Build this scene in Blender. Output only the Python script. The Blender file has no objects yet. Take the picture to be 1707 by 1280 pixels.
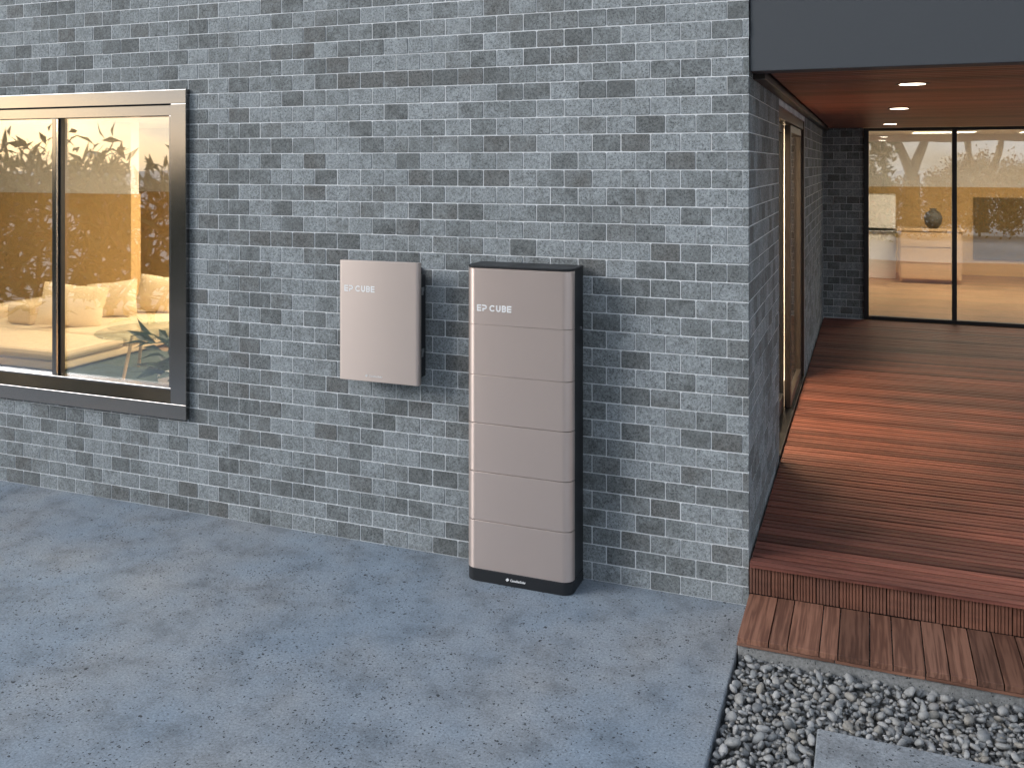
import bpy, bmesh, math, random
import numpy as np
from mathutils import Vector, Matrix
R = math.radians
random.seed(7)
sc = bpy.context.scene
COL = sc.collection

# ------------------------------------------------------------------ camera
CAMP = Vector((0.562, -4.73, 2.2)); YAW = R(21.15); FPX = 1541.5
cam_d = bpy.data.cameras.new('camera'); cam = bpy.data.objects.new('camera', cam_d); COL.objects.link(cam)
cam.location = CAMP; cam.rotation_euler = (R(90), 0, YAW)
cam_d.sensor_width = 36; cam_d.sensor_fit = 'HORIZONTAL'; cam_d.lens = FPX / 1707 * 36
cam_d.shift_y = -365 / 1707; cam_d.clip_start = 0.05; cam_d.clip_end = 2000
sc.camera = cam

# ------------------------------------------------------------------ sky, sun, exposure
SUN_EL, SUN_AZ = R(24), R(236)          # azimuth clockwise from +Y: behind the camera, to its left
w = bpy.data.worlds.new('World'); sc.world = w; w.use_nodes = True
nt = w.node_tree; nt.nodes.clear()
wo = nt.nodes.new('ShaderNodeOutputWorld'); bg = nt.nodes.new('ShaderNodeBackground')
sky = nt.nodes.new('ShaderNodeTexSky'); sky.sky_type = 'NISHITA'; sky.sun_disc = False
sky.sun_elevation = SUN_EL; sky.sun_rotation = SUN_AZ; sky.air_density = 1.0; sky.dust_density = 2.0; sky.ozone_density = 1.6
tc = nt.nodes.new('ShaderNodeTexCoord'); mp = nt.nodes.new('ShaderNodeMapping'); mp.inputs['Scale'].default_value = (1.0, 1.0, 3.2)
cn = nt.nodes.new('ShaderNodeTexNoise'); cn.inputs['Scale'].default_value = 2.4; cn.inputs['Detail'].default_value = 7; cn.inputs['Roughness'].default_value = 0.55
cr = nt.nodes.new('ShaderNodeValToRGB'); cr.color_ramp.elements[0].position = 0.36; cr.color_ramp.elements[1].position = 0.62
cm = nt.nodes.new('ShaderNodeMix'); cm.data_type = 'RGBA'
nt.links.new(tc.outputs['Generated'], mp.inputs['Vector']); nt.links.new(mp.outputs['Vector'], cn.inputs['Vector'])
nt.links.new(cn.outputs['Fac'], cr.inputs['Fac']); nt.links.new(cr.outputs['Color'], cm.inputs[0])
nt.links.new(sky.outputs['Color'], cm.inputs[6]); cm.inputs[7].default_value = (5.7, 6.2, 6.8, 1)      # pale overcast cloud
nt.links.new(cm.outputs[2], bg.inputs['Color']); bg.inputs['Strength'].default_value = 0.1
nt.links.new(bg.outputs['Background'], wo.inputs['Surface'])

sun_d = bpy.data.lights.new('sun', 'SUN'); sun_d.energy = 1.3; sun_d.angle = R(28); sun_d.color = (0.97, 0.98, 1.0)
sun = bpy.data.objects.new('sun', sun_d); COL.objects.link(sun)
sdir = Vector((math.sin(SUN_AZ) * math.cos(SUN_EL), math.cos(SUN_AZ) * math.cos(SUN_EL), math.sin(SUN_EL)))
sun.rotation_euler = sdir.to_track_quat('Z', 'Y').to_euler(); sun.location = (-6, -10, 9)

vs = sc.view_settings; vs.view_transform = 'Standard'; vs.look = 'None'; vs.gamma = 1.0; vs.use_curve_mapping = False
vs.exposure = 0.78
sc.cycles.use_denoising = True
sc.cycles.max_bounces = 7; sc.cycles.diffuse_bounces = 3; sc.cycles.adaptive_threshold = 0.03; sc.cycles.glossy_bounces = 4; sc.cycles.transparent_max_bounces = 12
sc.cycles.sample_clamp_indirect = 6.0; sc.cycles.caustics_reflective = False; sc.cycles.caustics_refractive = False

# ------------------------------------------------------------------ node helpers
class NT:
    def __init__(s, name):
        s.m = bpy.data.materials.new(name); s.m.use_nodes = True; s.t = s.m.node_tree; s.t.nodes.clear()
        s.out = s.t.nodes.new('ShaderNodeOutputMaterial')
    def n(s, typ, **kw):
        nd = s.t.nodes.new('ShaderNode' + typ)
        for k, v in kw.items(): setattr(nd, k, v)
        return nd
    def put(s, sock, v):
        if isinstance(v, bpy.types.NodeSocket): s.t.links.new(v, sock)
        elif isinstance(v, (tuple, list)) and sock.type == 'RGBA' and len(v) == 3: sock.default_value = (*v, 1)
        else: sock.default_value = v
    def math(s, op, a, b=0.0, c=None):
        nd = s.n('Math', operation=op); s.put(nd.inputs[0], a); s.put(nd.inputs[1], b)
        if c is not None: s.put(nd.inputs[2], c)
        return nd.outputs[0]
    def vmath(s, op, a, b=(0, 0, 0)):
        nd = s.n('VectorMath', operation=op); s.put(nd.inputs[0], a); s.put(nd.inputs[1], b); return nd.outputs[0]
    def mix(s, f, a, b, blend='MIX'):
        nd = s.n('Mix', data_type='RGBA', blend_type=blend); s.put(nd.inputs[0], f); s.put(nd.inputs[6], a); s.put(nd.inputs[7], b); return nd.outputs[2]
    def ramp(s, f, stops):
        nd = s.n('ValToRGB'); e = nd.color_ramp.elements
        while len(e) < len(stops): e.new(0.5)
        for q, (p, c) in zip(e, stops):
            q.position = p; q.color = (c, c, c, 1) if isinstance(c, (int, float)) else (*c, 1)
        s.put(nd.inputs[0], f); return nd.outputs[0]
    def noise(s, vec, scale, detail=3, rough=0.5, dim='3D'):
        nd = s.n('TexNoise', noise_dimensions=dim); s.put(nd.inputs['Vector'], vec)
        nd.inputs['Scale'].default_value = scale; nd.inputs['Detail'].default_value = detail; nd.inputs['Roughness'].default_value = rough
        return nd.outputs['Fac']
    def voro(s, vec, scale, feature='F1', out='Distance'):
        nd = s.n('TexVoronoi', feature=feature); s.put(nd.inputs['Vector'], vec); nd.inputs['Scale'].default_value = scale
        return nd.outputs[out]
    def wn(s, vec, out='Value'):
        nd = s.n('TexWhiteNoise', noise_dimensions='3D'); s.put(nd.inputs['Vector'], vec); return nd.outputs[out]
    def comb(s, x, y, z):
        nd = s.n('CombineXYZ'); s.put(nd.inputs[0], x); s.put(nd.inputs[1], y); s.put(nd.inputs[2], z); return nd.outputs[0]
    def sep(s, v):
        nd = s.n('SeparateXYZ'); s.put(nd.inputs[0], v); return nd.outputs
    def pos(s): return s.n('NewGeometry').outputs['Position']
    def obj(s): return s.n('TexCoord').outputs['Object']
    def rnd(s): return s.n('ObjectInfo').outputs['Random']
    def bump(s, hgt, strength=0.3, dist=0.002):
        nd = s.n('Bump'); s.put(nd.inputs['Height'], hgt); nd.inputs['Strength'].default_value = strength; nd.inputs['Distance'].default_value = dist
        return nd.outputs[0]
    def bsdf(s, color, rough=0.6, metal=0.0, normal=None, spec=0.5, **kw):
        nd = s.n('BsdfPrincipled'); s.put(nd.inputs['Base Color'], color); s.put(nd.inputs['Roughness'], rough)
        s.put(nd.inputs['Metallic'], metal); s.put(nd.inputs['Specular IOR Level'], spec)
        if normal is not None: s.put(nd.inputs['Normal'], normal)
        for k, v in kw.items(): s.put(nd.inputs[k.replace('_', ' ')], v)
        s.t.links.new(nd.outputs[0], s.out.inputs[0]); return s.m

BL, BH, BX0 = 0.1565, 0.0945, -0.03       # brick pitch, course height, first joint from the corner
def mat_brick():
    t = NT('grey_brick'); p = t.pos(); sx = t.sep(p)
    nrm = t.sep(t.n('NewGeometry').outputs['True Normal'])
    side = t.math('GREATER_THAN', t.math('ABSOLUTE', nrm[0]), 0.7)
    u = t.math('ADD', t.math('MULTIPLY', sx[0], t.math('SUBTRACT', 1.0, side)), t.math('MULTIPLY', sx[1], side))
    row = t.math('FLOOR', t.math('DIVIDE', sx[2], BH))
    odd = t.math('MODULO', row, 2.0)
    ub = t.math('DIVIDE', t.math('ADD', t.math('SUBTRACT', u, BX0), t.math('MULTIPLY', odd, BL / 2)), BL)
    cell = t.comb(t.math('FLOOR', ub), row, t.math('MULTIPLY', side, 31.0))
    rw = t.wn(cell); patch = t.noise(t.vmath('MULTIPLY', cell, (0.42, 0.8, 1.0)), 1.0, 1, 0.5)
    rv = t.math('ADD', t.math('MULTIPLY', rw, 0.62), t.math('MULTIPLY', t.math('SUBTRACT', patch, 0.30), 0.95)); rc = t.n('TexWhiteNoise', noise_dimensions='3D'); t.put(rc.inputs['Vector'], t.vmath('ADD', cell, (17.3, 5.1, 2.2)))
    off = t.vmath('SCALE', rc.outputs['Color']); off.node.inputs[3].default_value = 40.0
    q = t.vmath('ADD', p, off)
    cloud = t.noise(q, 12.0, 4, 0.6)
    # how dark this brick is, with a mottled change across it
    dark = t.ramp(rv, [(0.15, 0.05), (0.42, 0.18), (0.54, 0.55), (0.75, 0.85), (0.95, 0.95)])
    dark = t.math('ADD', dark, t.math('MULTIPLY', t.math('SUBTRACT', cloud, 0.5), 1.7))
    col = t.ramp(dark, [(0.0, (0.300, 0.326, 0.338)), (0.45, (0.225, 0.245, 0.250)), (1.0, (0.142, 0.152, 0.152))])
    brown = t.math('MULTIPLY', t.math('GREATER_THAN', rc.outputs['Value'], 0.72), t.math('MULTIPLY', dark, 0.16))
    col = t.mix(brown, col, (0.17, 0.14, 0.115))
    fine = t.noise(q, 75.0, 4, 0.75); specks = t.noise(q, 150.0, 2, 0.6)
    col = t.mix(1.0, col, t.ramp(fine, [(0.28, 0.38), (0.5, 1.0), (0.75, 1.55)]), 'MULTIPLY')
    col = t.mix(t.ramp(specks, [(0.33, 0.6), (0.42, 0.0)]), col, (0.05, 0.053, 0.055))
    hgt = t.math('ADD', t.math('MULTIPLY', fine, 0.7), t.math('MULTIPLY', specks, 0.3))
    return t.bsdf(col, 0.88, normal=t.bump(hgt, 0.5, 0.0018), spec=0.3)

def mat_mortar():
    t = NT('pale_mortar'); p = t.pos(); n = t.noise(p, 90, 3)
    big = t.noise(p, 3.0, 2)
    c = t.mix(n, (0.66, 0.68, 0.70), (0.84, 0.86, 0.87)); c = t.mix(t.ramp(big, [(0.35, 0.45), (0.6, 0.0)]), c, (0.40, 0.41, 0.42))
    return t.bsdf(c, 0.95, normal=t.bump(n, 0.3, 0.001), spec=0.2)

def mat_concrete(name, base, tint, pits=1.0):
    t = NT(name); p = t.pos()
    big = t.noise(p, 0.8, 4, 0.6); mid = t.noise(p, 4.5, 6, 0.68); fine = t.noise(p, 95, 4, 0.75)
    c = t.mix(t.ramp(big, [(0.40, 0.0), (0.60, 1.0)]), base, tint)
    c = t.mix(1.0, c, t.ramp(mid, [(0.28, 0.60), (0.5, 1.0), (0.72, 1.18)]), 'MULTIPLY')
    c = t.mix(1.0, c, t.ramp(fine, [(0.25, 0.45), (0.5, 1.0), (0.75, 1.45)]), 'MULTIPLY')
    wn_ = t.n('TexNoise'); t.put(wn_.inputs['Vector'], p); wn_.inputs['Scale'].default_value = 45; wob = t.vmath('ADD', p, t.vmath('MULTIPLY', wn_.outputs['Color'], (0.022, 0.022, 0.0)))
    # pits of two sizes, sparse, each with its own chance
    vs_ = t.n('TexVoronoi'); t.put(vs_.inputs['Vector'], wob); vs_.inputs['Scale'].default_value = 95
    dens = t.ramp(t.noise(p, 1.9, 5, 0.65), [(0.36, 0.16), (0.50, 0.50), (0.62, 1.0)])
    cs_ = t.sep(vs_.outputs['Color']); keep = t.math('LESS_THAN', cs_[0], t.math('MULTIPLY', dens, 0.75 * pits))
    size = t.math('ADD', 0.10, t.math('MULTIPLY', t.math('POWER', cs_[1], 2.5), 0.42))
    pit = t.math('MULTIPLY', keep, t.math('LESS_THAN', vs_.outputs['Distance'], size))
    vb = t.n('TexVoronoi'); t.put(vb.inputs['Vector'], wob); vb.inputs['Scale'].default_value = 16
    keep2 = t.math('LESS_THAN', t.sep(vb.outputs['Color'])[1], 0.16 * pits)
    rad = t.math('MULTIPLY', t.noise(p, 60, 2), t.math('ADD', 0.06, t.math('MULTIPLY', t.sep(vb.outputs['Color'])[2], 0.20)))
    pit2 = t.math('MULTIPLY', keep2, t.math('LESS_THAN', vb.outputs['Distance'], rad))
    pt = t.math('MAXIMUM', pit, pit2)
    c = t.mix(t.math('MULTIPLY', pt, 0.92), c, (0.03, 0.035, 0.04))
    hgt = t.math('SUBTRACT', t.math('MULTIPLY', fine, 0.35), pt)
    return t.bsdf(c, t.math('ADD', 0.62, t.math('MULTIPLY', mid, 0.2)), normal=t.bump(hgt, 0.45, 0.002), spec=0.4)

def mat_wood(name, a, b, c, rough=0.55, grain=1.0, tone=(0.62, 0.92, 1.08, 1.30)):
    t = NT(name); o = t.obj(); r = t.rnd()
    off = t.comb(t.math('MULTIPLY', r, 37.0), t.math('MULTIPLY', r, 91.0), t.math('MULTIPLY', r, 13.0))
    v = t.vmath('ADD', t.vmath('MULTIPLY', o, (0.7, 14.0, 4.0)), off)
    warp = t.noise(v, 1.0, 4, 0.6)
    v2 = t.vmath('ADD', t.vmath('MULTIPLY', o, (1.6, 60.0, 12.0)), off)
    fib = t.noise(v2, 2.2, 3, 0.6)
    rings = t.math('SINE', t.math('ADD', t.math('MULTIPLY', warp, 34.0), t.math('MULTIPLY', fib, 2.0)))
    f = t.math('ADD', t.math('MULTIPLY', rings, 0.16 * grain), t.math('ADD', t.math('MULTIPLY', fib, 0.5), t.math('MULTIPLY', warp, 0.25)))
    col = t.ramp(f, [(0.15, c), (0.42, a), (0.75, b)])
    col = t.mix(1.0, col, t.ramp(r, list(zip((0.0, 0.3, 0.7, 1.0), tone))), 'MULTIPLY')
    col = t.mix(t.math('MULTIPLY', t.wn(t.comb(r, 3.0, 1.0)), 0.35), col, t.mix(1.0, col, (1.2, 0.95, 0.75), 'MULTIPLY'))
    dirt = t.noise(t.pos(), 1.7, 4, 0.6)
    col = t.mix(1.0, col, t.ramp(dirt, [(0.3, 0.72), (0.6, 1.0)]), 'MULTIPLY')
    return t.bsdf(col, t.math('ADD', rough - 0.1, t.math('MULTIPLY', fib, 0.25)), normal=t.bump(f, 0.35, 0.0015), spec=0.45)

def mat_plain(name, col, rough=0.5, metal=0.0, var=0.06, scale=30, bump=0.0, **kw):
    t = NT(name); p = t.obj(); n = t.noise(p, scale, 4, 0.6); m = t.noise(p, 1.7, 3)
    k = t.math('ADD', 1.0 - var, t.math('MULTIPLY', t.math('ADD', n, m), var))
    c = t.mix(1.0, (*col, 1), k, 'MULTIPLY')
    rr = t.math('ADD', rough - 0.04, t.math('MULTIPLY', m, 0.08))
    return t.bsdf(c, rr, metal, normal=t.bump(n, bump, 0.002) if bump else None, **kw)

def mat_brushed(name, col, rough, metal, aniso):
    t = NT(name); o = t.obj(); n = t.noise(t.vmath('MULTIPLY', o, (8.0, 8.0, 900.0)), 1.0, 3, 0.6); m = t.noise(o, 2.0, 2)
    c = t.mix(1.0, (*col, 1), t.math('ADD', 0.97, t.math('MULTIPLY', m, 0.06)), 'MULTIPLY')
    tg = t.n('Tangent', direction_type='RADIAL', axis='Z')
    return t.bsdf(c, t.math('ADD', rough - 0.02, t.math('MULTIPLY', n, 0.04)), metal, spec=0.7, Anisotropic=aniso, Anisotropic_Rotation=0.25, Tangent=tg.outputs[0])

def mat_glass(name, base, tint=(0.93, 0.95, 0.94)):
    t = NT(name); fr = t.n('LayerWeight'); fr.inputs['Blend'].default_value = 0.5; s5 = t.math('POWER', fr.outputs['Facing'], 5.0)
    f = t.math('MINIMUM', t.math('ADD', t.math('MULTIPLY', s5, 0.5), base), 0.95)
    tr = t.n('BsdfTransparent'); t.put(tr.inputs[0], (*tint, 1)); gl = t.n('BsdfGlossy'); gl.inputs['Roughness'].default_value = 0.0
    t.put(gl.inputs[0], (0.96, 0.97, 1.0, 1))
    nn = t.noise(t.pos(), 1.3, 1); t.put(gl.inputs['Normal'], t.bump(nn, 0.05, 0.02))
    mx = t.n('MixShader'); t.put(mx.inputs[0], f); t.t.links.new(tr.outputs[0], mx.inputs[1]); t.t.links.new(gl.outputs[0], mx.inputs[2])
    t.t.links.new(mx.outputs[0], t.out.inputs[0]); return t.m

def mat_emit(name, col, st):
    t = NT(name); e = t.n('Emission'); t.put(e.inputs[0], (*col, 1)); e.inputs[1].default_value = st
    t.t.links.new(e.outputs[0], t.out.inputs[0]); return t.m

def mat_pebble():
    t = NT('river_pebble'); at = t.n('Attribute', attribute_name='tint'); r = t.math('FRACT', t.math('ADD', at.outputs['Fac'], t.rnd()))
    a = t.ramp(r, [(0.0, (0.20, 0.205, 0.21)), (0.25, (0.27, 0.275, 0.275)), (0.55, (0.335, 0.332, 0.322)), (0.72, (0.265, 0.243, 0.21)), (0.82, (0.33, 0.327, 0.32)), (1.0, (0.42, 0.416, 0.41))])
    p = t.pos(); n = t.noise(p, 55, 4, 0.65); f = t.noise(p, 240, 2, 0.6)
    c = t.mix(1.0, a, t.ramp(n, [(0.25, 0.65), (0.55, 1.0), (0.8, 1.2)]), 'MULTIPLY')
    c = t.mix(t.ramp(f, [(0.3, 0.35), (0.42, 0.0)]), c, (0.07, 0.07, 0.07))
    return t.bsdf(c, 0.6, normal=t.bump(n, 0.25, 0.003), spec=0.4)

def mat_leaf(name, a, b, c):
    t = NT(name); at = t.n('Attribute', attribute_name='tint'); col = t.ramp(at.outputs['Fac'], [(0.0, a), (0.5, b), (1.0, c)])
    d = t.n('BsdfPrincipled'); t.put(d.inputs['Base Color'], col); d.inputs['Roughness'].default_value = 0.5
    tl = t.n('BsdfTranslucent'); t.put(tl.inputs[0], col); mx = t.n('MixShader'); mx.inputs[0].default_value = 0.3
    t.t.links.new(d.outputs[0], mx.inputs[1]); t.t.links.new(tl.outputs[0], mx.inputs[2]); t.t.links.new(mx.outputs[0], t.out.inputs[0]); return t.m

M = dict(
    brick=mat_brick(), mortar=mat_mortar(),
    concrete=mat_concrete('blue_grey_concrete', (0.225, 0.275, 0.33), (0.285, 0.305, 0.325)),
    plinth=mat_concrete('plinth_concrete', (0.20, 0.21, 0.215), (0.25, 0.25, 0.245), 0.6),
    paver=mat_concrete('paver_concrete', (0.27, 0.30, 0.33), (0.31, 0.32, 0.33), 0.7),
    deck=mat_wood('deck_timber', (0.225, 0.080, 0.058), (0.33, 0.124, 0.092), (0.100, 0.037, 0.028), 0.5, 0.6, (0.50, 0.85, 1.10, 1.42)),
    step=mat_wood('step_timber', (0.225, 0.112, 0.075), (0.30, 0.156, 0.107), (0.125, 0.058, 0.039), 0.6, 1.2),
    riser=mat_wood('riser_timber', (0.190, 0.088, 0.060), (0.25, 0.122, 0.085), (0.11, 0.05, 0.035), 0.6, 0.4, (0.80, 0.95, 1.03, 1.12)),
    soffit=mat_wood('ceiling_timber', (0.25, 0.078, 0.053), (0.34, 0.112, 0.076), (0.13, 0.042, 0.029), 0.45, 0.6),
    fascia=mat_plain('dark_grey_render', (0.052, 0.058, 0.066), 0.65, var=0.08, scale=60, bump=0.05),
    alu=mat_plain('bronze_aluminium', (0.34, 0.32, 0.305), 0.15, 1.0, 0.03, 120),
    dark=mat_plain('black_frame', (0.022, 0.022, 0.024), 0.4, 0.2, 0.05, 60),
    trim=mat_plain('dark_bronze_trim', (0.055, 0.043, 0.036), 0.4, 0.4, 0.08, 40),
    gap=mat_plain('black_rubber', (0.01, 0.01, 0.011), 0.8),
    rose=mat_brushed('champagne_metal', (0.72, 0.585, 0.52), 0.33, 0.70, 0.88),
    rose2=mat_brushed('pale_champagne_metal', (0.64, 0.53, 0.47), 0.38, 0.42, 0.75),
    black=mat_plain('black_plastic', (0.016, 0.017, 0.019), 0.42, 0.0, 0.06, 200),
    steel=mat_plain('zinc_steel', (0.45, 0.45, 0.46), 0.35, 0.9, 0.05, 200),
    white=mat_plain('white_print', (0.92, 0.91, 0.90), 0.5, 0.0, 0.01, 50),
    pale=mat_plain('pale_print', (0.80, 0.76, 0.74), 0.5, 0.0, 0.01, 50),
    glass=mat_glass('window_glass', 0.25), glass2=mat_glass('terrace_glass', 0.33),
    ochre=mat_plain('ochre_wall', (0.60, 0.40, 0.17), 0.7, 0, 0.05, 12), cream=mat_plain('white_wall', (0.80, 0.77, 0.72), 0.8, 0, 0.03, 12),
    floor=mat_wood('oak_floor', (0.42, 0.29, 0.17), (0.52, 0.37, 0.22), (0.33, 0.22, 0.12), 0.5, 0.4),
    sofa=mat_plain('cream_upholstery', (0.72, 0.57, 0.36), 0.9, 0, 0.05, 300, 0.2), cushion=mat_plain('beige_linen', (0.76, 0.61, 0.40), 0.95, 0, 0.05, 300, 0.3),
    rug=mat_plain('dark_green_rug', (0.035, 0.06, 0.05), 0.95, 0, 0.2, 150, 0.5), oak=mat_plain('light_oak', (0.50, 0.35, 0.20), 0.5, 0, 0.1, 8),
    olive=mat_plain('olive_canvas', (0.16, 0.11, 0.04), 0.8, 0, 0.12, 6), vase=mat_plain('dark_stoneware', (0.06, 0.055, 0.045), 0.6, 0, 0.1, 30),
    panel=mat_plain('white_lacquer', (0.80, 0.78, 0.74), 0.35, 0, 0.02, 10),
    lamp=mat_emit('lamp_diffuser', (1.0, 0.80, 0.52), 5.0), spot=mat_emit('downlight_lens', (1.0, 0.86, 0.66), 9.0),
    pebble=mat_pebble(), bark=mat_plain('bark', (0.11, 0.09, 0.07), 0.9, 0, 0.25, 14, 0.8),
    laurel=mat_leaf('laurel_leaf', (0.03, 0.055, 0.02), (0.055, 0.085, 0.03), (0.09, 0.115, 0.04)),
    autumn=mat_leaf('autumn_leaf', (0.16, 0.075, 0.02), (0.24, 0.12, 0.03), (0.12, 0.10, 0.03)),
    house_leaf=mat_leaf('house_plant_leaf', (0.012, 0.035, 0.025), (0.02, 0.06, 0.045), (0.04, 0.09, 0.07)),
)
def mat_lawn():
    t = NT('limestone_ground'); p = t.pos(); a = t.noise(p, 0.25, 5, 0.6); b = t.noise(p, 22, 4, 0.7)
    c = t.mix(a, (0.40, 0.40, 0.385), (0.48, 0.475, 0.455)); c = t.mix(1.0, c, t.ramp(b, [(0.3, 0.6), (0.7, 1.2)]), 'MULTIPLY')
    return t.bsdf(c, 0.9, normal=t.bump(b, 0.6, 0.03))
M['lawn'] = mat_lawn()
def mat_bed():
    t = NT('gravel_soil'); n = t.noise(t.pos(), 60, 4); return t.bsdf(t.mix(n, (0.10, 0.10, 0.098), (0.19, 0.187, 0.18)), 0.95)
M['bed'] = mat_bed()

# ------------------------------------------------------------------ mesh helpers
class MB:
    def __init__(s): s.v = []; s.f = []; s.sm = []
    def add(s, vs, fs, smooth=False):
        b = len(s.v); s.v += [tuple(x) for x in vs]; s.f += [tuple(b + i for i in q) for q in fs]; s.sm += [smooth] * len(fs); return s
    def box(s, x0, x1, y0, y1, z0, z1, bev=0.0):
        if bev <= 0:
            v = [(x, y, z) for z in (z0, z1) for y in (y0, y1) for x in (x0, x1)]
            return s.add(v, [(0, 2, 3, 1), (4, 5, 7, 6), (0, 1, 5, 4), (2, 6, 7, 3), (0, 4, 6, 2), (1, 3, 7, 5)])
        bm = bmesh.new(); bmesh.ops.create_cube(bm, size=1)
        for q in bm.verts: q.co = Vector(((x0 + x1) / 2 + q.co.x * (x1 - x0), (y0 + y1) / 2 + q.co.y * (y1 - y0), (z0 + z1) / 2 + q.co.z * (z1 - z0)))
        bmesh.ops.bevel(bm, geom=list(bm.edges), offset=bev, segments=2, profile=0.5, affect='EDGES')
        s.bm(bm); return s
    def bm(s, bm, smooth=False):
        bm.verts.index_update(); s.add([q.co[:] for q in bm.verts], [[q.index for q in f.verts] for f in bm.faces], smooth); bm.free(); return s
    def prism(s, pts, z0, z1, smooth_side=False, cap=True):     # plan polygon, counter-clockwise
        n = len(pts); v = [(x, y, z0) for x, y in pts] + [(x, y, z1) for x, y in pts]
        s.add(v, [(i, (i + 1) % n, n + (i + 1) % n, n + i) for i in range(n)], smooth_side)
        if cap: s.add(v, [tuple(range(n))[::-1], tuple(range(n, 2 * n))])
        return s
    def tube(s, path, rad, n=8, smooth=True):
        rings = []; P = [Vector(p) for p in path]; up = Vector((0.13, 0.31, 0.94))
        for i, p in enumerate(P):
            d = (P[min(i + 1, len(P) - 1)] - P[max(i - 1, 0)]).normalized(); a = d.cross(up)
            if a.length < 0.05: a = d.cross(Vector((1, 0, 0)))
            a.normalize(); b = d.cross(a); r = rad[i] if isinstance(rad, (list, tuple)) else rad
            rings.append([p + a * (r * math.cos(2 * math.pi * k / n)) + b * (r * math.sin(2 * math.pi * k / n)) for k in range(n)])
        v = [q for r_ in rings for q in r_]; f = []
        for i in range(len(P) - 1):
            for k in range(n): f.append((i * n + k, i * n + (k + 1) % n, (i + 1) * n + (k + 1) % n, (i + 1) * n + k))
        s.add(v, f, smooth); s.add(rings[-1], [tuple(range(n))]); s.add(rings[0], [tuple(range(n))[::-1]]); return s
    def lathe(s, prof, n=24, c=(0, 0), smooth=True):
        v = []; f = []
        for r, z in prof: v += [(c[0] + r * math.cos(2 * math.pi * k / n), c[1] + r * math.sin(2 * math.pi * k / n), z) for k in range(n)]
        for i in range(len(prof) - 1):
            for k in range(n): f.append((i * n + k, i * n + (k + 1) % n, (i + 1) * n + (k + 1) % n, (i + 1) * n + k))
        return s.add(v, f, smooth)
    def mesh(s, name, mat):
        me = bpy.data.meshes.new(name); me.from_pydata(s.v, [], s.f); me.polygons.foreach_set('use_smooth', s.sm)
        if mat is not None: me.materials.append(mat)
        me.validate(); me.update(); return me
    def build(s, name, mat, parent=None, loc=None):
        return link(name, s.mesh(name, mat), parent, loc)
def link(name, me, parent=None, loc=None):
    o = bpy.data.objects.new(name, me); COL.objects.link(o)
    if parent is not None: o.parent = parent
    if loc is not None: o.location = loc
    return o
def tag(o, label, cat, group=None):
    o['label'] = label; o['category'] = cat
    if group: o['group'] = group
    return o
def structure(o, label=None, cat=None):
    o['kind'] = 'structure'
    if label: o['label'] = label; o['category'] = cat
    return o
def thing(name, label, cat, loc=(0, 0, 0), group=None):
    return tag(link(name, None, None, loc), label, cat, group)
def off(parent):          # parts below are written in world coordinates: undo the parent's place
    return -parent.location
def part(mb, name, mat, root):       # world-coordinate part of a root Empty
    o = mb.build(name, mat, root); o.location = -root.location; return o
def fix_normals(o):
    bm = bmesh.new(); bm.from_mesh(o.data); bmesh.ops.recalc_face_normals(bm, faces=list(bm.faces)); bm.to_mesh(o.data); bm.free(); return o

# screen area of a world point patch, used only to rank which bricks show largest
CR, CF = Vector((math.cos(YAW), math.sin(YAW), 0)), Vector((-math.sin(YAW), math.cos(YAW), 0))
def px(p):
    v = Vector(p) - CAMP; z = v.dot(CF)
    return (853.5 + FPX * v.dot(CR) / z, 275 - FPX * v.z / z)

# ================================================================== THE SETTING
structure(MB().box(-300, 300, -300, 300, -1.4, -0.16).build('ground', M['lawn']), 'pale crushed limestone ground around the house', 'ground')
structure(MB().box(-9.5, 0.0, -3.1, 0.02, -0.155, 0.0, 0.006).build('patio', M['concrete']), 'blue grey concrete patio in front of the brick wall', 'patio')
bed = structure(MB().box(0.004, 3.4, -3.2, -0.40, -0.158, -0.095).build('gravel_bed', M['bed']), 'bed of grey river pebbles beside the patio and below the step', 'gravel')

# pebbles: the 300 that show largest are their own objects, the rest one mesh
def pebble_geo(rng, seg=10, rings=6):
    v = []; f = []
    ax = rng.uniform(0.8, 1.45), rng.uniform(0.75, 1.05), rng.uniform(0.5, 0.8)
    ph = [rng.uniform(0, 6.28) for _ in range(6)]
    for i in range(1, rings):
        th = math.pi * i / rings
        for k in range(seg):
            a = 2 * math.pi * k / seg; d = Vector((math.sin(th) * math.cos(a), math.sin(th) * math.sin(a), math.cos(th)))
            q = 1 + 0.12 * math.sin(2 * a + ph[0]) * math.sin(th) + 0.09 * math.sin(3 * d.z + ph[1] + a) + 0.07 * math.cos(3 * a + ph[2])
            v.append((d.x * ax[0] * q, d.y * ax[1] * q, d.z * ax[2] * q))
    top = len(v); v.append((0, 0, ax[2])); bot = len(v); v.append((0, 0, -ax[2]))
    for k in range(seg):
        f.append((top, k, (k + 1) % seg)); f.append((bot, (rings - 2) * seg + (k + 1) % seg, (rings - 2) * seg + k))
        for i in range(rings - 2): f.append((i * seg + k, (i + 1) * seg + k, (i + 1) * seg + (k + 1) % seg, i * seg + (k + 1) % seg))
    return v, f
rng = random.Random(11)
geos = [pebble_geo(rng) for _ in range(14)]
PAV = (0.37, 1.32, -1.95, -0.915)          # stepping slab footprint
stones = []
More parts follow.
